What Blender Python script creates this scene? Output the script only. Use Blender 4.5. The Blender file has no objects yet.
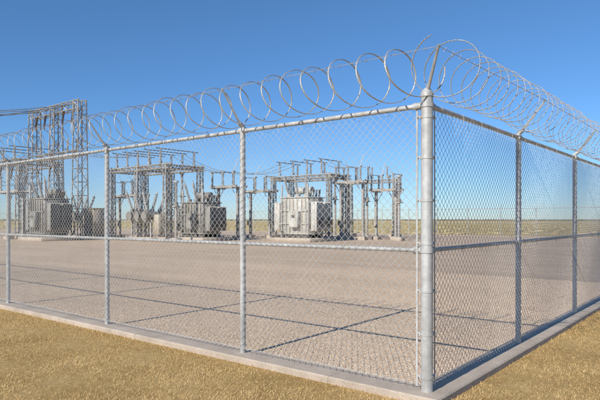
import bpy, math, random
import numpy as np
from mathutils import Vector, Matrix
random.seed(7); rng=np.random.default_rng(7)
scene=bpy.context.scene
ROT=math.atan2(-.629,.778)      # yard axes: local x = right along front fence, local y = along side fence
ORG=Vector((1.065,4.67,0))
CS,SN=math.cos(ROT),math.sin(ROT)

# ------------------------------------------------------------------ materials
def new_mat(name):
    m=bpy.data.materials.new(name); m.use_nodes=True
    nt=m.node_tree; b=nt.nodes["Principled BSDF"]; return m,nt,b
def N(nt,t,**k):
    n=nt.nodes.new(t)
    for a,v in k.items():
        if a in n.inputs: n.inputs[a].default_value=v
        else: setattr(n,a,v)
    return n
def ramp(nt,fac,stops):
    r=nt.nodes.new("ShaderNodeValToRGB"); e=r.color_ramp.elements
    while len(e)<len(stops): e.new(0.5)
    for i,(p,c) in enumerate(stops): e[i].position=p; e[i].color=(*c,1)
    nt.links.new(fac,r.inputs[0]); return r.outputs[0]
def mul(nt,a,b,mode='MULTIPLY',f=1.0):
    m=nt.nodes.new("ShaderNodeMix"); m.data_type='RGBA'; m.blend_type=mode
    m.inputs[0].default_value=f
    nt.links.new(a,m.inputs[6]); nt.links.new(b,m.inputs[7]); return m.outputs[2]
def metal_mat(name,c1,c2,rough=.5,metal=.5,scale=6,stain=None):
    m,nt,b=new_mat(name)
    tc=N(nt,"ShaderNodeTexCoord")
    n=N(nt,"ShaderNodeTexNoise",Scale=scale,Detail=6.0,Roughness=.65)
    nt.links.new(tc.outputs["Object"],n.inputs["Vector"])
    col=ramp(nt,n.outputs[0],[(.35,c1),(.65,c2)])
    if stain:
        mp=N(nt,"ShaderNodeMapping"); mp.inputs["Scale"].default_value=(9,9,.8)
        nt.links.new(tc.outputs["Object"],mp.inputs[0])
        n2=N(nt,"ShaderNodeTexNoise",Scale=1.0,Detail=5.0); nt.links.new(mp.outputs[0],n2.inputs["Vector"])
        c=ramp(nt,n2.outputs[0],[(.4,(1,1,1)),(.72,stain)])
        col=mul(nt,col,c)
    nt.links.new(col,b.inputs["Base Color"])
    r=N(nt,"ShaderNodeMapRange"); r.inputs[3].default_value=rough-.1; r.inputs[4].default_value=rough+.15
    nt.links.new(n.outputs[0],r.inputs[0]); nt.links.new(r.outputs[0],b.inputs["Roughness"])
    b.inputs["Metallic"].default_value=metal
    return m
M_galv=metal_mat("galvanised_steel",(.42,.42,.41),(.57,.57,.56),.55,.2,14,(.74,.72,.68))
M_wire=metal_mat("galvanised_wire",(.44,.44,.42),(.58,.58,.56),.5,.2,3)
M_coil=metal_mat("razor_tape_steel",(.36,.35,.33),(.52,.505,.48),.45,.4,5,(.8,.72,.62))
M_steel=metal_mat("structure_steel",(.32,.31,.285),(.46,.445,.41),.7,.0,1.5,(.66,.56,.48))
M_dark=metal_mat("dark_steel_paint",(.075,.075,.07),(.14,.135,.125),.6,.1,1.2,(.6,.5,.4))
M_trans=metal_mat("transformer_paint",(.46,.455,.42),(.58,.57,.52),.55,.0,1.2,(.66,.56,.46))
M_trans2=metal_mat("transformer_grey_paint",(.24,.235,.215),(.33,.32,.29),.5,.0,1.2,(.62,.52,.42))
M_porc=metal_mat("porcelain_insulator",(.28,.265,.245),(.42,.40,.375),.35,0,3)
M_porcb=metal_mat("brown_insulator",(.07,.045,.035),(.13,.085,.06),.3,0,3)
M_cab=metal_mat("cabinet_paint",(.38,.34,.27),(.46,.42,.34),.55,0,2,(.7,.6,.5))
M_cond=metal_mat("aluminium_conductor",(.18,.18,.18),(.26,.26,.26),.5,.2,3)

def concrete():
    m,nt,b=new_mat("concrete"); tc=N(nt,"ShaderNodeTexCoord")
    n=N(nt,"ShaderNodeTexNoise",Scale=2.2,Detail=8.0,Roughness=.7); nt.links.new(tc.outputs["Object"],n.inputs["Vector"])
    f=N(nt,"ShaderNodeTexNoise",Scale=90.0,Detail=3.0); nt.links.new(tc.outputs["Object"],f.inputs["Vector"])
    c=ramp(nt,n.outputs[0],[(.3,(.38,.31,.24)),(.6,(.54,.45,.36)),(.75,(.60,.51,.42))])
    d=ramp(nt,f.outputs[0],[(.3,(.74,.74,.74)),(.55,(1,1,1))])
    sx=N(nt,"ShaderNodeSeparateXYZ"); nt.links.new(tc.outputs["Object"],sx.inputs[0])
    col=mul(nt,c,d)
    for ax in (0,1):
        mo=N(nt,"ShaderNodeMath",operation='PINGPONG'); mo.inputs[1].default_value=1.5
        ad=N(nt,"ShaderNodeMath",operation='ADD'); ad.inputs[1].default_value=.9
        nt.links.new(sx.outputs[ax],ad.inputs[0]); nt.links.new(ad.outputs[0],mo.inputs[0])
        j=ramp(nt,mo.outputs[0],[(.002,(.5,.47,.43)),(.005,(1,1,1))]); col=mul(nt,col,j)
    nt.links.new(col,b.inputs["Base Color"])
    bp=N(nt,"ShaderNodeBump",Strength=.5,Distance=.01); nt.links.new(f.outputs[0],bp.inputs["Height"])
    nt.links.new(bp.outputs[0],b.inputs["Normal"]); b.inputs["Roughness"].default_value=.9
    return m
M_conc=concrete()

GR=[(0,(.44,.325,.23)),(.35,(.58,.445,.325)),(.7,(.68,.535,.395)),(1,(.78,.64,.49))]
def gravel():
    m,nt,b=new_mat("gravel"); tc=N(nt,"ShaderNodeTexCoord")
    v=N(nt,"ShaderNodeTexVoronoi",Scale=62.0); nt.links.new(tc.outputs["Object"],v.inputs["Vector"])
    v2=N(nt,"ShaderNodeTexVoronoi",Scale=17.0); nt.links.new(tc.outputs["Object"],v2.inputs["Vector"])
    sep=N(nt,"ShaderNodeSeparateColor"); nt.links.new(v.outputs["Color"],sep.inputs[0])
    c=ramp(nt,sep.outputs[0],GR)
    s2=N(nt,"ShaderNodeSeparateColor"); nt.links.new(v2.outputs["Color"],s2.inputs[0])
    c2=ramp(nt,s2.outputs[1],[(0,(.92,.91,.90)),(1,(1.05,1.03,1.0))])
    d=ramp(nt,v.outputs["Distance"],[(.0,(1,1,1)),(.45,(.98,.98,.98)),(.8,(.78,.76,.74))])
    L=N(nt,"ShaderNodeTexNoise",Scale=.22,Detail=7.0,Roughness=.7); nt.links.new(tc.outputs["Object"],L.inputs["Vector"])
    l=ramp(nt,L.outputs[0],[(.3,(.86,.85,.83)),(.7,(1.08,1.06,1.04))])
    mp=N(nt,"ShaderNodeMapping"); mp.inputs["Scale"].default_value=(.05,.8,1); nt.links.new(tc.outputs["Object"],mp.inputs[0])
    T=N(nt,"ShaderNodeTexNoise",Scale=1.0,Detail=5.0,Roughness=.6); nt.links.new(mp.outputs[0],T.inputs["Vector"])
    tt=ramp(nt,T.outputs[0],[(.35,(.90,.89,.88)),(.6,(1.03,1.02,1.01))])
    nt.links.new(mul(nt,mul(nt,mul(nt,mul(nt,c,c2),d),l),tt),b.inputs["Base Color"])
    bp=N(nt,"ShaderNodeBump",Strength=.3,Distance=.008); bp.invert=True
    nt.links.new(v.outputs["Distance"],bp.inputs["Height"]); nt.links.new(bp.outputs[0],b.inputs["Normal"])
    b.inputs["Roughness"].default_value=.95
    b.inputs["Specular IOR Level"].default_value=.15
    return m
M_gravel=gravel()
def attr_mat(name,stops,rough=.9):
    m,nt,b=new_mat(name); a=N(nt,"ShaderNodeAttribute",attribute_name="tone")
    c=ramp(nt,a.outputs["Fac"],stops); nt.links.new(c,b.inputs["Base Color"])
    b.inputs["Roughness"].default_value=rough; b.inputs["Specular IOR Level"].default_value=.2
    return m
M_peb=attr_mat("gravel_stones",GR)
M_blade=attr_mat("dry_grass_blades",[(0,(.42,.27,.10)),(.5,(.64,.44,.19)),(1,(.78,.59,.31))])
M_scrub=attr_mat("scrub_leaves",[(0,(.14,.14,.10)),(.5,(.19,.18,.13)),(1,(.27,.24,.16))])

def ground():
    m,nt,b=new_mat("sandy_ground"); tc=N(nt,"ShaderNodeTexCoord")
    n1=N(nt,"ShaderNodeTexNoise",Scale=1.1,Detail=9.0,Roughness=.7); n2=N(nt,"ShaderNodeTexNoise",Scale=22.0,Detail=6.0,Roughness=.75)
    n3=N(nt,"ShaderNodeTexNoise",Scale=.02,Detail=6.0,Roughness=.6); n4=N(nt,"ShaderNodeTexNoise",Scale=140.0,Detail=2.0)
    for n in (n1,n2,n3,n4): nt.links.new(tc.outputs["Object"],n.inputs["Vector"])
    c=ramp(nt,n1.outputs[0],[(.32,(.50,.33,.135)),(.52,(.66,.455,.20)),(.7,(.76,.55,.27))])
    d=ramp(nt,n2.outputs[0],[(.3,(.62,.57,.50)),(.6,(1.0,1.0,1.0))])
    e=ramp(nt,n4.outputs[0],[(.35,(.78,.78,.78)),(.6,(1,1,1))])
    near=mul(nt,mul(nt,c,d),e)
    far=ramp(nt,n3.outputs[0],[(.35,(.42,.335,.15)),(.5,(.52,.40,.185)),(.65,(.58,.45,.22))])
    ln=N(nt,"ShaderNodeVectorMath",operation='LENGTH'); nt.links.new(tc.outputs["Object"],ln.inputs[0])
    mr=N(nt,"ShaderNodeMapRange"); mr.inputs[1].default_value=30; mr.inputs[2].default_value=75
    nt.links.new(ln.outputs["Value"],mr.inputs[0])
    mx=nt.nodes.new("ShaderNodeMix"); mx.data_type='RGBA'; nt.links.new(mr.outputs[0],mx.inputs[0])
    nt.links.new(near,mx.inputs[6]); nt.links.new(far,mx.inputs[7]); nt.links.new(mx.outputs[2],b.inputs["Base Color"])
    ad=N(nt,"ShaderNodeMath",operation='ADD'); nt.links.new(n2.outputs[0],ad.inputs[0]); nt.links.new(n4.outputs[0],ad.inputs[1])
    bp=N(nt,"ShaderNodeBump",Strength=.6,Distance=.03); nt.links.new(ad.outputs[0],bp.inputs["Height"])
    nt.links.new(bp.outputs[0],b.inputs["Normal"]); b.inputs["Roughness"].default_value=1.0
    b.inputs["Specular IOR Level"].default_value=.0
    return m
M_ground=ground()

# ------------------------------------------------------------------ mesh helpers
def np_mesh(name,verts,faces,mat,loc=(0,0,0),rot=0,smooth=False,tone=None,parent=None):
    verts=np.asarray(verts,dtype=np.float32).reshape(-1,3); faces=np.asarray(faces,dtype=np.int32)
    me=bpy.data.meshes.new(name); k=faces.shape[1]; nf=len(faces)
    me.vertices.add(len(verts)); me.vertices.foreach_set("co",verts.ravel())
    me.loops.add(nf*k); me.loops.foreach_set("vertex_index",faces.ravel())
    me.polygons.add(nf); me.polygons.foreach_set("loop_start",np.arange(0,nf*k,k,dtype=np.int32))
    try: me.polygons.foreach_set("loop_total",np.full(nf,k,dtype=np.int32))
    except Exception: pass
    if tone is not None:
        a=me.attributes.new("tone",'FLOAT','POINT'); a.data.foreach_set("value",np.asarray(tone,dtype=np.float32))
    me.update(calc_edges=True); me.validate()
    if smooth: me.polygons.foreach_set("use_smooth",np.ones(len(me.polygons),dtype=bool))
    me.materials.append(mat)
    o=bpy.data.objects.new(name,me); scene.collection.objects.link(o)
    o.location=loc; o.rotation_euler=(0,0,rot)
    if parent: o.parent=parent
    return o
class MB:
    def __init__(s): s.v=[]; s.f=[]; s.m=[]; s.mats=[]
    def mi(s,mat):
        if mat not in s.mats: s.mats.append(mat)
        return s.mats.index(mat)
    def cyl(s,p0,p1,r0,mat,r1=None,seg=8,cap=True):
        r1=r0 if r1 is None else r1
        p0=Vector(p0);p1=Vector(p1);d=(p1-p0)
        if d.length<1e-6: return
        d.normalize(); a=d.orthogonal().normalized() if abs(d.z)<.99 else Vector((1,0,0)); a=(a-d*a.dot(d)).normalized(); b=d.cross(a)
        i0=len(s.v); m=s.mi(mat)
        for p,r in((p0,r0),(p1,r1)):
            for k in range(seg):
                t=2*math.pi*(k+.5)/seg; s.v.append(p+(a*math.cos(t)+b*math.sin(t))*r)
        for k in range(seg):
            k2=(k+1)%seg; s.f.append((i0+k,i0+k2,i0+seg+k2,i0+seg+k)); s.m.append(m)
        if cap:
            s.f.append(tuple(i0+k for k in range(seg))[::-1]); s.m.append(m)
            s.f.append(tuple(i0+seg+k for k in range(seg))); s.m.append(m)
    def box(s,c,size,mat,bev=0.0,rz=0):
        x,y,z=[q/2 for q in size]; m=s.mi(mat); c=Vector(c); R=Matrix.Rotation(rz,3,'Z')
        b=min(bev,x*.9,y*.9,z*.9)
        if b<=0:
            i0=len(s.v)
            for dz in(-z,z):
                for dx,dy in((-x,-y),(x,-y),(x,y),(-x,y)): s.v.append(c+R@Vector((dx,dy,dz)))
            for f in((3,2,1,0),(4,5,6,7),(0,1,5,4),(1,2,6,5),(2,3,7,6),(3,0,4,7)):
                s.f.append(tuple(i0+k for k in f)); s.m.append(m)
            return
        ring=[(-x+b,-y),(x-b,-y),(x,-y+b),(x,y-b),(x-b,y),(-x+b,y),(-x,y-b),(-x,-y+b)]
        i0=len(s.v)
        lev=[(-z,1-b/max(x,y)),(-z+b,1),(z-b,1),(z,1-b/max(x,y))]
        for dz,k in lev:
            for dx,dy in ring: s.v.append(c+R@Vector((dx*k,dy*k,dz)))
        for l in range(3):
            for k in range(8):
                k2=(k+1)%8; s.f.append((i0+l*8+k,i0+l*8+k2,i0+l*8+8+k2,i0+l*8+8+k)); s.m.append(m)
        s.f.append(tuple(i0+k for k in range(8))[::-1]); s.m.append(m)
        s.f.append(tuple(i0+24+k for k in range(8))); s.m.append(m)
    def tube(s,pts,r,mat,seg=6):
        for a,b in zip(pts[:-1],pts[1:]): s.cyl(a,b,r,mat,seg=seg,cap=False)
    def sag(s,a,b,sag,r,mat,n=14,seg=5):
        a=Vector(a);b=Vector(b)
        pts=[a.lerp(b,i/n)-Vector((0,0,sag*4*(i/n)*(1-i/n))) for i in range(n+1)]
        s.tube(pts,r,mat,seg)
    def insul(s,p0,p1,r,mat,n=8):
        p0=Vector(p0);p1=Vector(p1)
        s.cyl(p0,p1,r*.5,mat,seg=8)
        for i in range(n):
            a=p0.lerp(p1,(i+.15)/n); b=p0.lerp(p1,(i+.75)/n)
            s.cyl(a,b,r,mat,r1=r*.55,seg=10)
        d=(p1-p0).normalized()*.07
        s.cyl(p0-d*.3,p0+d,r*.7,M_galv,seg=8); s.cyl(p1-d,p1+d*.5,r*.6,M_galv,seg=8)
    def lattice(s,p0,p1,w,mat,step=.8,rm=.035,w1=None):
        p0=Vector(p0);p1=Vector(p1);d=p1-p0;L=d.length;d.normalize()
        a=Vector((1,0,0)) if abs(d.z)>.9 else Vector((0,0,1)); a=(a-d*a.dot(d)).normalized(); b=d.cross(a)
        w1=w if w1 is None else w1
        n=max(2,round(L/step)); C=[(-1,-1),(1,-1),(1,1),(-1,1)]
        def P(i,c):
            f=i/n; ww=(w+(w1-w)*f)/2; return p0+d*L*f+a*c[0]*ww+b*c[1]*ww
        for c in C: s.cyl(P(0,c),P(n,c),rm*1.35,mat,seg=4)
        for i in range(n):
            for k in range(4):
                c,e=C[k],C[(k+1)%4]
                if (i+k)%2: c,e=e,c
                s.cyl(P(i,c),P(i+1,e),rm*.75,mat,seg=4,cap=False)
                if i>0: s.cyl(P(i,c),P(i,e),rm*.7,mat,seg=4,cap=False)
    def obj(s,name,loc=None,rot=ROT,parent=None,smooth=True):
        me=bpy.data.meshes.new(name); me.from_pydata([tuple(v) for v in s.v],[],s.f)
        for m in s.mats: me.materials.append(m)
        me.polygons.foreach_set("material_index",s.m)
        if smooth:
            me.polygons.foreach_set("use_smooth",np.ones(len(me.polygons),dtype=bool))
            me.set_sharp_from_angle(angle=math.radians(46))
        me.update()
        o=bpy.data.objects.new(name,me); scene.collection.objects.link(o)
        o.location=loc if loc is not None else ORG; o.rotation_euler=(0,0,rot)
        if parent: o.parent=parent
        return o
def empty(name):
    e=bpy.data.objects.new(name,None); scene.collection.objects.link(e); return e

# ------------------------------------------------------------------ ground, gravel yard, kerb
XL,YL=-90.0,45.0
GZ=-.065
me=bpy.data.meshes.new("ground"); S=6000
me.from_pydata([(-S,-S,GZ),(S,-S,GZ),(S,S,GZ),(-S,S,GZ)],[],[(0,1,2,3)]); me.materials.append(M_ground)
g=bpy.data.objects.new("ground",me); scene.collection.objects.link(g)

GRZ=-.03
me=bpy.data.meshes.new("gravel_yard")
me.from_pydata([(XL+.05,.06,GRZ),(-.06,.06,GRZ),(-.06,YL-.06,GRZ),(XL+.05,YL-.06,GRZ)],[],[(0,1,2,3)]); me.materials.append(M_gravel)
gy=bpy.data.objects.new("gravel_yard",me); scene.collection.objects.link(gy); gy.location=ORG; gy.rotation_euler=(0,0,ROT)

KO=.17
prof=[(KO,-.2),(KO+.005,-.012),(KO-.008,0),(-.12,0),(-.125,-.1)]
v=[];f=[]
cor=[(0,0,1,-1),(0,YL,1,1),(XL,YL,-1,1),(XL,0,-1,-1)]
for (cx,cy,sx,sy) in cor:
    for (o,z) in prof: v.append((cx+sx*o,cy+sy*o,z))
k=len(prof)
for c in range(4):
    c2=(c+1)%4
    for i in range(k-1): f.append((c*k+i,c2*k+i,c2*k+i+1,c*k+i+1))
me=bpy.data.meshes.new("concrete_kerb"); me.from_pydata(v,[],f); me.materials.append(M_conc)
kb=bpy.data.objects.new("concrete_kerb",me); scene.collection.objects.link(kb); kb.location=ORG; kb.rotation_euler=(0,0,ROT)

# ---- scatter
phi=(1+5**.5)/2
ico=np.array([(-1,phi,0),(1,phi,0),(-1,-phi,0),(1,-phi,0),(0,-1,phi),(0,1,phi),(0,-1,-phi),(0,1,-phi),(phi,0,-1),(phi,0,1),(-phi,0,-1),(-phi,0,1)],float); ico/=np.linalg.norm(ico[0])
icf=np.array([(0,11,5),(0,5,1),(0,1,7),(0,7,10),(0,10,11),(1,5,9),(5,11,4),(11,10,2),(10,7,6),(7,1,8),(3,9,4),(3,4,2),(3,2,6),(3,6,8),(3,8,9),(4,9,5),(2,4,11),(6,2,10),(8,6,7),(9,8,1)])
def stones(name,x,y,z,r,mat,tone):
    n=len(x); V=ico[None]*(1+rng.uniform(-.22,.22,(n,12,1)))
    V=V*r[:,None,None]*np.stack([rng.uniform(.8,1.35,n),rng.uniform(.7,1.1,n),rng.uniform(.4,.65,n)],1)[:,None,:]
    a=rng.uniform(0,6.28,n); c,s_=np.cos(a)[:,None],np.sin(a)[:,None]
    X=V[...,0]*c-V[...,1]*s_; Y=V[...,0]*s_+V[...,1]*c
    V=np.stack([X+x[:,None],Y+y[:,None],V[...,2]+z[:,None]],-1)
    F=(icf[None]+12*np.arange(n)[:,None,None]).reshape(-1,3)
    return np_mesh(name,V,F,mat,ORG,ROT,False,np.repeat(tone,12))
n=110000
d=rng.uniform(0,1,n)**1.25
x=-.16-d*13*rng.uniform(0,1,n); y=.15+rng.uniform(0,1,n)**1.35*10
r=rng.uniform(.004,.0098,n)
stones("gravel_stones",x,y,np.full(n,GRZ)+r*.1,r,M_peb,rng.beta(3,2.4,n))
n=420
x=rng.uniform(-9,.6,n); y=-rng.uniform(.2,2.0,n)**1.0
stones("loose_pebbles",x,y,np.full(n,GZ+.003),rng.uniform(.003,.008,n),M_peb,rng.uniform(.1,.8,n))

def blades(name,x,y,h,z,mat,tone,wid=.003):
    n=len(x); a=rng.uniform(0,6.28,n); lean=rng.uniform(.2,1.5,n)*h; b=a+rng.uniform(-1,1,n)
    px,py=np.cos(a+1.57)*wid,np.sin(a+1.57)*wid
    V=np.zeros((n,3,3)); V[:,0]=np.stack([x-px,y-py,z],1); V[:,1]=np.stack([x+px,y+py,z],1)
    V[:,2]=np.stack([x+np.cos(b)*lean,y+np.sin(b)*lean,z+h],1)
    F=np.arange(n*3).reshape(n,3)
    return np_mesh(name,V,F,mat,ORG,ROT,False,np.repeat(tone,3))
n=360000
xx=np.concatenate([rng.uniform(-12,1.5,n//2),rng.uniform(.24,1,n//2)])
yy=np.concatenate([-.18-rng.uniform(0,1,n//2)*3.2, rng.uniform(-2.2,10,n//2)])
xx[n//2:]=.18+rng.uniform(0,1,n-n//2)*5
cl=np.sin(xx*3.1+1.3*np.sin(yy*2.3))*np.sin(yy*3.7+1.7*np.sin(xx*1.9))+rng.uniform(-.9,.9,len(xx))
keep=(cl>-.7)&~((xx>-.0)&(xx<.18)&(yy>-.18)); xx,yy,cl=xx[keep],yy[keep],cl[keep]
nn=len(xx)
edge=np.exp(-np.minimum(np.abs(yy+.18)+(xx>.2)*9,np.abs(xx-.18)+(yy<-.2)*9)/.05)
hh=rng.uniform(.006,.022,nn)*(1+.4*np.clip(cl,-1,1))*(1+edge*rng.uniform(0,1.6,nn))
blades("dry_grass",xx,yy,hh,np.full(nn,GZ-.001),M_blade,np.clip(.45+cl*.2+rng.uniform(-.4,.4,nn),0,1),.0022)

# distant scrub line
n=5000
ang=rng.uniform(math.radians(20),math.radians(165),n); dist=rng.uniform(900,1500,n)
hh=rng.uniform(.3,1.3,n)
bx,by=np.cos(ang)*dist,np.sin(ang)*dist
V=ico[None]*(1+rng.uniform(-.3,.3,(n,12,1)))*np.stack([rng.uniform(2,6,n),rng.uniform(2,5,n),hh*.9+.2],1)[:,None,:]
V=V+np.stack([bx,by,GZ+hh*.6],1)[:,None,:]
np_mesh("distant_scrub",V,(icf[None]+12*np.arange(n)[:,None,None]).reshape(-1,3),M_scrub,(0,0,0),0,False,np.repeat(rng.uniform(0,1,n),12))
# low dry tussocks over the field beyond the yard
n=9000
ang=rng.uniform(math.radians(15),math.radians(165),n); dist=60+rng.uniform(0,1,n)**1.3*500
bx,by=np.cos(ang)*dist,np.sin(ang)*dist
lx=CS*(bx-ORG.x)+SN*(by-ORG.y); ly=-SN*(bx-ORG.x)+CS*(by-ORG.y)
ok=~((lx>XL-1)&(lx<1)&(ly>-1)&(ly<YL+1)); bx,by=bx[ok],by[ok]; n=len(bx)
hh=rng.uniform(.03,.11,n)
V=ico[None]*(1+rng.uniform(-.4,.4,(n,12,1)))*np.stack([rng.uniform(.2,.7,n),rng.uniform(.2,.7,n),hh],1)[:,None,:]
V=V+np.stack([bx,by,GZ+hh*.3],1)[:,None,:]
M_tus=attr_mat("field_tussock_straw",[(0,(.36,.28,.13)),(.5,(.48,.37,.18)),(1,(.58,.45,.23))])
np_mesh("field_grass_tussocks",V,(icf[None]+12*np.arange(n)[:,None,None]).reshape(-1,3),M_tus,(0,0,0),0,False,np.repeat(rng.uniform(0,1,n),12))

# ------------------------------------------------------------------ fences (built in yard coordinates)
FH=2.4
def link_mesh(name,p0,dr,L,w,r,parent,h0=.04,h1=FH-.03):
    p0=np.array(p0,float); dr=np.array(dr,float); nr=np.array([-dr[1],dr[0]])
    K=int(round((h1-h0)/w)); nW=int(L/w)
    kk=np.arange(K+1); i=np.arange(nW)
    par=(kk[None]+i[:,None])%2
    s=(i[:,None]+par)*w
    z=np.broadcast_to(h0+kk*w,(nW,K+1)).copy()
    s=s+.003*np.sin(z*5+s*1.7)
    z=z+.004*np.sin(s*2.3)+.002*np.sin(s*9.1)
    bulge=.008*np.sin(s*1.9)*np.sin(z*2.1)
    off=np.where(par==0,-r,r)+bulge
    ring=[(1.3*r,0),(0,r),(-1.3*r,0),(0,-r)]
    V=np.zeros((nW,K+1,4,3))
    for q,(a,b) in enumerate(ring):
        V[:,:,q,0]=p0[0]+dr[0]*(s+a)+nr[0]*(off+b)
        V[:,:,q,1]=p0[1]+dr[1]*(s+a)+nr[1]*(off+b)
        V[:,:,q,2]=z
    base=(np.arange(nW)[:,None]*(K+1)+np.arange(K)[None])*4
    F=[]
    for q in range(4):
        q2=(q+1)%4
        F.append(np.stack([base+q,base+q2,base+4+q2,base+4+q],-1).reshape(-1,4))
    return np_mesh(name,V,np.concatenate(F),M_wire,ORG,ROT,True,None,parent)

def fence_parts(p0,dr,L,posts,outward,parent,arms=True,simple=False):
    dr=Vector((dr[0],dr[1],0)); o=Vector((outward[0],outward[1],0)); P0=Vector((p0[0],p0[1],0))
    mb=MB()
    for i,t in enumerate(posts):
        b=P0+dr*t; tilt=Vector((random.uniform(-.008,.008),random.uniform(-.008,.008),0))
        mb.cyl(b,b+tilt+Vector((0,0,FH+.02)),.031 if not simple else .035,M_galv,seg=16 if not simple else 6)
        top=b+tilt+Vector((0,0,FH))
        mb.cyl(top-dr*.045,top+dr*.045,.034,M_galv,seg=12)
        mb.cyl(top,top+Vector((0,0,.05)),.036,M_galv,r1=.02,seg=12)
        if arms:
            e=top+o*.30+Vector((0,0,.40))
            s0=top+Vector((0,0,.02))
            mb.cyl(s0,e,.018,M_galv,r1=.011,seg=4)
            mb.cyl(s0-o*.03,s0+o*.05+Vector((0,0,.06)),.026,M_galv,seg=8)
        if not simple:
            for z in np.arange(.18,FH-.1,.32):
                c=b+Vector((0,0,z)); pr=None
                for q in range(9):
                    a=q/8*math.pi*2; p=c+(dr*math.cos(a)+o*math.sin(a))*.035+Vector((0,0,.01*q/8))
                    if pr is not None: mb.cyl(pr,p,.0022,M_wire,seg=4,cap=False)
                    pr=p
        m=b+Vector((0,0,1.18)); mb.cyl(m-Vector((0,0,.02)),m+Vector((0,0,.02)),.038,M_galv,seg=12)
    mb.obj("line_posts",parent=parent)
    mb=MB()
    A=P0; B=P0+dr*L
    up=Vector((0,0,1))
    pts=[0.0]+list(posts)+[L]
    for a,b in zip(pts[:-1],pts[1:]):
        mb.cyl(P0+dr*a+up*FH,P0+dr*b+up*FH,.022,M_galv,seg=12)
        mb.cyl(P0+dr*a+up*1.18,P0+dr*b+up*1.18,.019,M_galv,seg=12)
    mb.cyl(A+up*.05-o*-.008,B+up*.05-o*-.008,.003,M_wire,seg=4)
    if not simple:
        t=.25
        while t<min(L,20):
            for z,r in((FH,.024),(1.18,.021)):
                c=P0+dr*t+up*z; pr=None
                for q in range(7):
                    a=q/6*math.pi*2; p=c+(up*math.cos(a)+o*math.sin(a))*r+dr*.008*q/6
                    if pr is not None: mb.cyl(pr,p,.0022,M_wire,seg=4,cap=False)
                    pr=p
                mb.cyl(c+o*r,c+o*(r*.9)-up*.05,.0022,M_wire,seg=4)
            t+=.46
    mb.obj("rails",parent=parent)

CW=.037
NEAR=20.0
front=empty("chain_link_fence"); side=empty("chain_link_fence"); back=empty("chain_link_fence"); end=empty("chain_link_fence")
lp=[2.162,4.79,7.836,10.8]; 
while lp[-1]<86: lp.append(lp[-1]+3.0)
rp=[2.36,5.05,7.95,10.8]
while rp[-1]<42: rp.append(rp[-1]+2.95)
fence_parts((0,0),(-1,0),-XL,lp,(0,-1),front)
fence_parts((0,0),(0,1),YL,rp,(1,0),side)
fence_parts((0,YL),(-1,0),-XL,list(np.arange(3,88,3.0)),(0,1),back,True,True)
fence_parts((XL,0),(0,1),YL,list(np.arange(3,43,3.0)),(-1,0),end,True,True)
link_mesh("chain_link_mesh",(-.06,-.036),(-1,0),NEAR,CW,.0021,front)
link_mesh("chain_link_mesh",(.036,.06),(0,1),NEAR,CW,.0021,side)
link_mesh("chain_link_mesh",(-.06-NEAR,-.036),(-1,0),-XL-NEAR,.11,.0024,front,h1=FH-.05)
link_mesh("chain_link_mesh",(.036,.06+NEAR),(0,1),YL-NEAR,.11,.0024,side,h1=FH-.05)
link_mesh("chain_link_mesh",(0,YL+.03),(-1,0),-XL,.16,.003,back,h1=FH-.08)
link_mesh("chain_link_mesh",(XL-.03,0),(0,1),YL,.16,.003,end,h1=FH-.08)

# corner (terminal) post with bands, tension bars, cap, arm
mb=MB()
mb.cyl((0,0,-.05),(0,0,FH+.07),.05,M_galv,seg=28)
mb.cyl((0,0,FH+.07),(0,0,FH+.10),.056,M_galv,r1=.054,seg=24)
mb.cyl((0,0,FH+.10),(0,0,FH+.135),.054,M_galv,r1=.03,seg=24)
mb.cyl((0,0,FH+.135),(0,0,FH+.15),.03,M_galv,r1=.008,seg=24)
for z in [.12,.48,.84,1.24,1.6,1.96,2.3]:
    mb.cyl((0,0,z-.012),(0,0,z+.012),.0545,M_galv,seg=24)
    mb.box((-.06,-.03,z),(.035,.012,.024),M_galv); mb.cyl((-.062,-.05,z),(-.062,0,z),.006,M_galv,seg=6)
    mb.box((.03,.06,z),(.012,.035,.024),M_galv); mb.cyl((.0,.062,z),(.055,.062,z),.006,M_galv,seg=6)
mb.box((-.074,-.034,FH/2),(.016,.006,FH-.08),M_galv)
mb.box((.034,.074,FH/2),(.006,.016,FH-.08),M_galv)
for z in (FH,1.18):
    mb.cyl((0,0,z-.02),(0,0,z+.02),.057,M_galv,seg=24)
    mb.cyl((-.045,0,z),(-.12,0,z),.031,M_galv,seg=16); mb.cyl((0,.045,z),(0,.12,z),.031,M_galv,seg=16)
ca=Vector((.2,-.2,.32)); c0=Vector((0,0,FH+.10))
mb.cyl(c0,c0+ca,.016,M_galv,r1=.01,seg=6)
mb.obj("fence_corner_post",parent=None)

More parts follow.
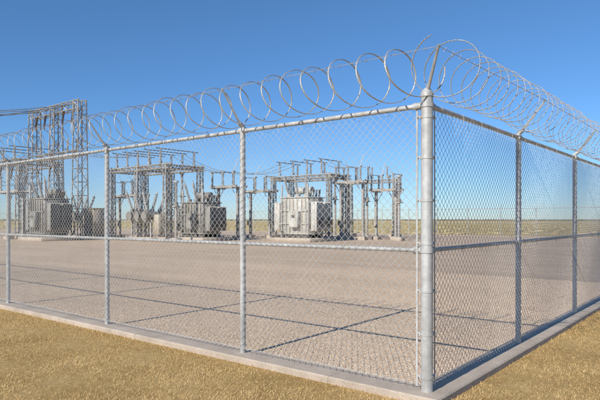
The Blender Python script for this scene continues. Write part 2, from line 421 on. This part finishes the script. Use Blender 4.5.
# ------------------------------------------------------------------ razor wire coils
def coil(name,fn,L,pitch,R,r,phase=0,barb=.085,seed=1,lean=.0):
    rg=np.random.default_rng(seed)
    nl=int(L/pitch); per=28; n=nl*per
    pts=[]
    rl=rg.uniform(-.06,.05,nl+2); tl=rg.uniform(-.05,.05,nl+2); zl=rg.uniform(-.02,.02,nl+2); ll=rg.uniform(-.02,.03,nl+2)
    for i in range(n+1):
        u=i/per; k=int(u); f=u-k; f=f*f*(3-2*f)
        rr=R*(1+rl[k]*(1-f)+rl[k+1]*f)
        a=2*math.pi*u+phase
        t=pitch*u+(tl[k]*(1-f)+tl[k+1]*f)-.02
        c,d,o=fn(max(t,-.2))
        z=zl[k]*(1-f)+zl[k+1]*f; le=lean+ll[k]*(1-f)+ll[k+1]*f
        p=c+o*math.cos(a)*rr+Vector((0,0,1))*(math.sin(a)*rr+z)+d*(le*math.cos(a)+.02*math.sin(a))
        pts.append(p)
    P=np.array([tuple(p) for p in pts]); T=np.gradient(P,axis=0); T/=np.linalg.norm(T,axis=1)[:,None]
    c,d,o=fn(1.0); D=np.array(tuple(d))
    B=np.cross(T,D); B/=np.linalg.norm(B,axis=1)[:,None]; C=np.cross(T,B)
    ring=6; V=np.zeros((len(P),ring,3))
    for q in range(ring):
        a=2*math.pi*q/ring; V[:,q]=P+B*math.cos(a)*r*.7+C*math.sin(a)*r*1.3
    F=[]
    idx=np.arange(len(P)-1)*ring
    for q in range(ring):
        q2=(q+1)%ring; F.append(np.stack([idx+q,idx+q2,idx+ring+q2,idx+ring+q],-1))
    V=V.reshape(-1,3); F=np.concatenate(F)
    s=np.concatenate([[0],np.cumsum(np.linalg.norm(np.diff(P,axis=0),axis=1))])
    bs=np.arange(.03,s[-1],barb); ii=np.clip(np.searchsorted(s,bs),0,len(P)-2)
    bv=[];bf=[];o0=len(V)
    for j,i in enumerate(ii):
        p,t_,b_,c_=P[i],T[i],B[i],C[i]
        w=.010
        q=[p+t_*.018+c_*w*1.2,p+t_*.004+c_*.002,p-t_*.004+c_*.002,p-t_*.018+c_*w*1.2,
           p-t_*.018-c_*w*1.2,p-t_*.004-c_*.002,p+t_*.004-c_*.002,p+t_*.018-c_*w*1.2]
        q=[x_+b_*.001 for x_ in q]
        bv+=q; b0=o0+j*8
        bf+=[(b0,b0+1,b0+6,b0+7),(b0+1,b0+2,b0+5,b0+6),(b0+2,b0+3,b0+4,b0+5)]
    V=np.concatenate([V,np.array(bv)]); F=np.concatenate([F,np.array(bf)])
    return np_mesh(name,V,F,M_coil,ORG,ROT,True)
CZ=FH+.255
def ffront(t): return Vector((-t,-.12,CZ)),Vector((-1,0,0)),Vector((0,-1,0))
def fside(t): return Vector((.14,t,CZ+.05)),Vector((0,1,0)),Vector((1,0,0))
coil("razor_wire_coil",ffront,40,.275,.225,.0056,2.9,seed=3,lean=.085)
coil("razor_wire_coil",fside,44,.24,.25,.0056,1.9,seed=5,lean=.03)
def strands(name,p0,dr,o,L):
    mb=MB(); dr=Vector(dr); o=Vector(o)
    for fr in (.97,):
        ofs=o*.30*fr+Vector((0,0,FH+.02+.39*fr))
        st=(ca*fr+c0)
        a=Vector(p0)+st; b=Vector(p0)+dr*2.2+ofs; e=Vector(p0)+dr*L+ofs
        mb.cyl(a,b,.0024,M_coil,seg=5); mb.cyl(b,e,.0024,M_coil,seg=5)
        t=.1
        while t<16:
            c=a.lerp(b,t/2.2) if t<2.2 else b+dr*(t-2.2)
            for s in(-1,1): mb.cyl(c-(o*.5+Vector((0,0,s*.8)))*.02,c+(o*.5+Vector((0,0,s*.8)))*.02,.0018,M_coil,seg=3)
            t+=.125
    return mb.obj(name)
strands("barbed_wire",(0,0,0),(-1,0,0),(0,-1,0),40)
strands("barbed_wire",(0,0,0),(0,1,0),(1,0,0),42)

# ------------------------------------------------------------------ substation equipment
def place(mb,name,loc,rot,sc=1.0):
    o=mb.obj(name,Vector((loc[0],loc[1],GRZ)),rot); o.scale=(sc,sc,sc); return o
def gantry(name,loc,span,H,cols=2,w=.55,depth=0,top_ins=True,mat=M_steel,beam2=None,ns=3,rot=ROT,hang=True,sc=1.0):
    mb=MB(); xs=[-span/2+span*i/(cols-1) for i in range(cols)]
    rows=[0] if not depth else [-depth/2,depth/2]
    for y in rows:
        for x in xs:
            mb.box((x,y,.12),(w+.5,w+.5,.3),M_conc)
            mb.lattice((x,y,.27),(x,y,H),w*1.15,mat,step=w*1.3,rm=.034,w1=w*.85)
        mb.lattice((xs[0]-.4,y,H-.25),(xs[-1]+.4,y,H-.25),w*.8,mat,step=w*1.1,rm=.03)
        if beam2: mb.lattice((xs[0],y,beam2),(xs[-1],y,beam2),w*.6,mat,step=w*1.1,rm=.026)
        n=ns
        for i in range(n):
            x=xs[0]+span*(i+.5)/n
            if top_ins:
                mb.cyl((x,y,H),(x,y,H+.12),.12,mat,seg=6)
                mb.insul((x,y,H+.1),(x,y,H+1.0),.10,M_porc)
            if hang: mb.insul((x+.15,y-.2,H-.5),(x+.15,y-.35,H-1.6),.10,M_porcb,9)
            if beam2: mb.insul((x+.3,y,beam2+.2),(x+.3,y,beam2+1.1),.10,M_porc)
    if depth:
        for x in xs: mb.lattice((x,-depth/2,H-.25),(x,depth/2,H-.25),w*.7,mat,step=w*1.1,rm=.03)
        if top_ins:
            for i in range(ns):
                x=xs[0]+span*(i+.5)/ns; mb.cyl((x,-depth/2-.4,H+1.02),(x,depth/2+.4,H+1.02),.035,M_cond,seg=6)
        if hang:
            for i in range(ns):
                x=xs[0]+span*(i+.5)/ns+.15
                mb.sag((x,-depth/2-.35,H-1.6),(x,depth/2-.35,H-1.6),.3,.022,M_cond)
    return place(mb,name,loc,rot,sc)

def switch(name,loc,H=4.0,span=3.4,mat=M_steel,rot=ROT,sc=.95):
    mb=MB()
    for sx in(-1,1):
        x=sx*span*.36
        mb.box((x,0,.1),(.6,.6,.3),M_conc); mb.box((x,0,.28),(.36,.36,.04),mat)
        mb.box((x,0,H/2+.2),(.18,.18,H-.25),mat)
        mb.cyl((x,0,H-.9),(x+sx*.5,0,H-.05),.035,mat,seg=4)
        mb.cyl((x,0,H-.9),(x-sx*.6,0,H-.05),.035,mat,seg=4)
    for y in(-.55,.55): mb.box((0,y,H+.1),(span,.14,.16),mat)
    for sx in(-1,1): mb.box((sx*span*.36,0,H),(.14,1.4,.12),mat)
    mb.cyl((-span*.36,0,1.2),(-span*.36+.14,-.2,H),.025,M_galv,seg=5); mb.box((-span*.36,-.2,1.25),(.25,.18,.4),M_cab)
    for i in(-1,0,1):
        x=i*span*.4
        for y in(-.55,.55):
            mb.cyl((x,y,H+.16),(x,y,H+.25),.12,mat,seg=8)
            mb.insul((x,y,H+.25),(x,y,H+1.15),.105,M_porc)
            mb.box((x,y,H+1.22),(.16,.22,.1),M_galv)
        op=(i*37+int(loc[0]*3))%3==0
        if op: mb.cyl((x,-.55,H+1.25),(x,-.1,H+2.2),.03,M_galv,seg=6)
        else: mb.cyl((x,-.75,H+1.27),(x,.75,H+1.27),.03,M_galv,seg=6)
        mb.cyl((x,.55,H+1.27),(x+.1,.8,H+1.7),.012,M_galv,seg=4)
        mb.cyl((x,-.55,H+1.27),(x-.1,-.8,H+1.75),.012,M_galv,seg=4)
    return place(mb,name,loc,rot,sc)

def transformer(name,loc,Wd=3.0,Dp=2.0,Ht=2.5,paint=M_trans,rot=ROT,sc=.93):
    mb=MB()
    mb.box((0,0,.12),(Wd+1.2,Dp+1.0,.28),M_conc,.03)
    for sy in(-.5,.5): mb.box((0,sy*Dp*.8,.37),(Wd*.95,.2,.22),M_dark)
    z0=.48
    mb.box((0,0,z0+Ht/2),(Wd,Dp,Ht),paint,.05)
    mb.box((0,0,z0+Ht+.04),(Wd+.16,Dp+.16,.09),paint,.02)
    mb.box((0,0,z0+Ht*.02+.03),(Wd+.1,Dp+.1,.08),paint,.02)
    for i in range(7):
        x=-Wd/2+Wd*(i+.5)/7
        for sy in(-1,1): mb.box((x,sy*(Dp/2+.03),z0+Ht/2),(.07,.1,Ht-.2),paint)
    for z in(.3,.65):
        for sy in(-1,1): mb.box((0,sy*(Dp/2+.045),z0+Ht*z),(Wd-.06,.09,.07),paint)
    for sx in(-1,1):
        for bank in(-.5,.5):
            for k in range(7):
                y=bank*Dp*.5+(k-3)*.115
                mb.box((sx*(Wd/2+.42),y,z0+Ht*.5),(.55,.03,Ht*.78),paint,.01)
            for z in(.86,.14): mb.cyl((sx*(Wd/2),bank*Dp*.5,z0+Ht*z),(sx*(Wd/2+.62),bank*Dp*.5,z0+Ht*z),.07,paint,seg=8); 
            for z in(.86,.14): mb.cyl((sx*(Wd/2+.42),bank*Dp*.5-.4,z0+Ht*z),(sx*(Wd/2+.42),bank*Dp*.5+.4,z0+Ht*z),.055,paint,seg=8)
            mb.cyl((sx*(Wd/2+.72),bank*Dp*.5,z0+Ht*.35),(sx*(Wd/2+.8),bank*Dp*.5,z0+Ht*.35),.3,M_dark,seg=16)
    zc=z0+Ht+.6
    mb.cyl((-Wd*.42,Dp*.28,zc),(Wd*.22,Dp*.28,zc),.27,paint,seg=20)
    for x in(-Wd*.3,Wd*.1): mb.box((x,Dp*.28,z0+Ht+.2),(.1,.4,.35),paint)
    mb.cyl((Wd*.22,Dp*.28,zc-.1),(Wd*.36,Dp*.1,z0+Ht),.05,paint,seg=8)
    for i in(-1,0,1):
        x=i*Wd*.3; mb.cyl((x,-Dp*.25,z0+Ht),(x+i*.04,-Dp*.27,z0+Ht+.3),.17,paint,seg=12)
        mb.insul((x+i*.04,-Dp*.27,z0+Ht+.3),(x+i*.25,-Dp*.42,z0+Ht+1.45),.13,M_porc,10)
        mb.cyl((x+i*.25,-Dp*.42,z0+Ht+1.45),(x+i*.28,-Dp*.44,z0+Ht+1.7),.035,M_galv,seg=6)
    for i in range(3):
        x=Wd*.2+i*Wd*.11; mb.insul((x,Dp*.33,z0+Ht+.08),(x,Dp*.38,z0+Ht+.65),.1,M_porcb,5)
    for i in(-1,1): mb.cyl((i*Wd*.46,-Dp*.45,z0+Ht+.05),(i*Wd*.46,-Dp*.45,z0+Ht+1.0),.07,M_galv,seg=8); 
    mb.box((Wd*.12,-Dp/2-.28,z0+Ht*.42),(.8,.35,1.15),paint,.02); mb.box((Wd*.12,-Dp/2-.46,z0+Ht*.42),(.7,.02,1.05),paint)
    mb.box((Wd*.12,-Dp/2-.475,z0+Ht*.5),(.3,.012,.2),M_dark)
    mb.cyl((-Wd*.35,-Dp/2-.12,z0+.2),(-Wd*.35,-Dp/2-.35,z0+.2),.06,M_dark,seg=8)
    for s in(-.2,.2): mb.cyl((-Wd*.32+s,-Dp/2-.16,.25),(-Wd*.32+s,-Dp/2-.16,z0+Ht+.4),.02,M_galv,seg=5)
    for k in range(8): mb.cyl((-Wd*.32-.2,-Dp/2-.16,.6+k*.33),(-Wd*.32+.2,-Dp/2-.16,.6+k*.33),.014,M_galv,seg=4)
    return place(mb,name,loc,rot,sc)

def breaker(name,loc,rot=ROT,paint=M_trans2,sc=.93):
    mb=MB()
    mb.box((0,0,.1),(3.2,1.5,.28),M_conc,.02)
    for x in(-1.2,1.2):
        for y in(-.4,.4): mb.box((x,y,.85),(.12,.12,1.3),M_steel)
    for y in(-.4,.4): mb.box((0,y,1.5),(2.8,.14,.14),M_steel)
    for i in(-1,0,1):
        x=i*.95; mb.cyl((x,-.85,1.85),(x,.85,1.85),.3,paint,seg=18)
        for s in(-1,1):
            mb.cyl((x,s*.9,1.85),(x,s*.85,1.85),.34,paint,seg=18)
            mb.cyl((x,s*.5,2.1),(x,s*.6,2.35),.16,paint,seg=10)
            mb.insul((x,s*.6,2.35),(x+i*.1,s*1.0,3.6),.13,M_porc,10)
            mb.cyl((x+i*.1,s*1.0,3.6),(x+i*.1,s*1.05,3.8),.03,M_galv,seg=6)
    mb.box((1.85,0,1.2),(.6,.9,1.5),M_cab,.02)
    for y in(-.3,.3): mb.box((1.85,y,.35),(.1,.1,.7),M_steel)
    return place(mb,name,loc,rot,sc)

def cabinet(name,loc,w=1.4,d=.8,h=1.9,rot=ROT):
    mb=MB(); mb.box((0,0,.1),(w+.3,d+.3,.26),M_conc,.02); mb.box((0,0,.23+h/2),(w,d,h),M_cab,.02)
    mb.box((0,0,.23+h+.05),(w+.12,d+.12,.07),M_cab,.02)
    for s in(-1,1):
        mb.box((s*w*.24,-d/2-.012,.23+h*.5),(w*.45,.024,h*.9),M_cab)
        for k in range(5): mb.box((s*w*.24,-d/2-.03,.5+k*.06),(w*.3,.014,.025),M_dark)
    mb.box((.05,-d/2-.04,.23+h*.5),(.03,.04,.2),M_dark)
    return place(mb,name,loc,rot)

def post_ins(name,loc,H=2.6,ih=1.5):
    mb=MB(); mb.box((0,0,.1),(.6,.6,.28),M_conc,.02); mb.box((0,0,.24),(.4,.4,.04),M_steel)
    mb.cyl((0,0,.25),(0,0,H),.10,M_steel,seg=10); mb.box((0,0,H+.03),(.4,.4,.07),M_steel)
    mb.cyl((0,0,H+.06),(0,0,H+.3),.16,M_trans2,seg=12)
    mb.insul((0,0,H+.3),(0,0,H+.3+ih),.13,M_porc,12)
    mb.cyl((0,0,H+.3+ih),(0,0,H+.42+ih),.17,M_galv,seg=12)
    return place(mb,name,loc,ROT)

def at(b,Y): return ((b-300)/557*Y,Y)   # bearing + distance -> position on the ground
gantry("steel_gantry",(-18.7,42.7),6.9,10.1,cols=3,w=.75,top_ins=False,beam2=6.3,ns=5,mat=M_steel)
gantry("steel_gantry",at(22,46),6.0,6.2,cols=2,w=.5,depth=3,ns=3)
transformer("power_transformer",(-17.8,39.4),2.5,1.9,2.6,M_trans2)
cabinet("control_cabinet",at(94,41.5),1.3,.9,2.0)
switch("disconnect_switch",at(16,41),3.6)
breaker("circuit_breaker",at(77,45))
gantry("steel_gantry",at(155,41.5),6.6,5.4,cols=3,w=.34,depth=3.0,ns=5,hang=False)
breaker("circuit_breaker",at(146,39.5))
switch("disconnect_switch",at(128,44),3.4)
transformer("power_transformer",at(201,39),2.4,1.8,2.3,M_trans2)
post_ins("post_insulator",at(176,36.6),2.3,1.3)
post_ins("post_insulator",at(182,42.5),3.2,1.4)
switch("disconnect_switch",at(228,41.5),4.0,3.0)
switch("disconnect_switch",at(260,44),3.8,3.0)
post_ins("post_insulator",at(244,45),3.6,1.4)
transformer("power_transformer",at(302,38),2.6,1.9,2.65,M_trans)
gantry("steel_gantry",at(309,43),5.4,4.9,cols=2,w=.30,depth=2.2,ns=4,hang=False)
switch("disconnect_switch",at(352,40.5),4.3,2.8)
switch("disconnect_switch",at(386,40.5),3.7,2.4)
gantry("steel_gantry",at(372,47),4.4,4.9,cols=2,w=.30,ns=3,hang=False)
post_ins("post_insulator",at(335,43.5),3.0,1.5)
post_ins("post_insulator",at(399,38.5),2.6,1.5)
post_ins("post_insulator",at(367,42),2.8,1.3)

mb=MB(); PX,PY=-40,47
mb.cyl((PX,PY,GRZ-.3),(PX,PY,12.5),.2,M_dark,r1=.13,seg=12)
mb.box((PX,PY,11.6),(.14,4.6,.16),M_dark); mb.box((PX,PY,10.5),(.14,4.6,.16),M_dark)
for z in(11.6,10.5):
    for y in(-2,0,2): mb.insul((PX,PY+y,z+.1),(PX,PY+y,z+.5),.09,M_porcb,4)
mb.obj("utility_pole",Vector((0,0,0)),0)
mb=MB()
ex=Vector((CS,SN,0))
for i in range(5):
    b=Vector((-18.7,42.7,9.95))+ex*(-3.4+6.8*(i+.5)/5)
    mb.sag(b,(PX,PY+(-2,-1,0,1,2)[i],(12.1,11,12.1,11,12.1)[i]),.8,.028,M_dark)
def pz(px,Y,z): a=at(px,Y); return (a[0],a[1],z)
for q in range(3):
    mb.sag(pz(64+q*8,42,6.8),pz(134+q*9,41.5,6.4),.5,.018,M_cond)
    mb.sag(pz(170+q*7,41.5,6.3),pz(226+q*8,42,5.0),.4,.018,M_cond)
    mb.sag(pz(226+q*9,42,5.0),pz(286+q*9,42,5.9),.5,.018,M_cond)
    mb.sag(pz(320+q*8,42,5.9),pz(346+q*10,41,5.3),.25,.018,M_cond)
mb.obj("overhead_conductors",Vector((0,0,0)),0)

# ------------------------------------------------------------------ light, sky, camera
EL=math.radians(33); sh=Vector((.62,.785,0)).normalized()
sunpos=Vector((-sh.x*math.cos(EL),-sh.y*math.cos(EL),math.sin(EL)))
L=bpy.data.lights.new("sun",'SUN'); L.energy=5.0; L.angle=math.radians(.53); L.color=(1,.94,.84)
lo=bpy.data.objects.new("sun",L); scene.collection.objects.link(lo)
lo.rotation_euler=(-sunpos).to_track_quat('-Z','Y').to_euler()
w=bpy.data.worlds.new("World"); scene.world=w; w.use_nodes=True; nt=w.node_tree
bg=nt.nodes["Background"]; sk=nt.nodes.new("ShaderNodeTexSky"); sk.sky_type='NISHITA'; sk.sun_disc=False
sk.sun_elevation=EL; sk.sun_rotation=math.atan2(sunpos.x,sunpos.y)
sk.air_density=1.0; sk.dust_density=.05; sk.ozone_density=4.0; sk.altitude=1200
hs=nt.nodes.new("ShaderNodeHueSaturation"); hs.inputs["Saturation"].default_value=1.15
nt.links.new(sk.outputs[0],hs.inputs["Color"])
tc=nt.nodes.new("ShaderNodeTexCoord"); sx=nt.nodes.new("ShaderNodeSeparateXYZ"); nt.links.new(tc.outputs["Generated"],sx.inputs[0])
hz=ramp(nt,sx.outputs[2],[(0.0,(.52,.64,.84)),(.12,(.68,.80,.94)),(.38,(1,1,1))])
nt.links.new(mul(nt,hs.outputs[0],hz),bg.inputs[0]); bg.inputs[1].default_value=.135

cd=bpy.data.cameras.new("camera"); cam=bpy.data.objects.new("camera",cd); scene.collection.objects.link(cam)
cam.location=(0,0,1.44); cam.rotation_euler=(math.radians(90),0,0)
cd.sensor_width=36; cd.lens=33.4; cd.shift_y=.0325; cd.clip_start=.05; cd.clip_end=12000
scene.camera=cam
scene.view_settings.view_transform='Standard'; scene.view_settings.look='None'; scene.view_settings.exposure=0
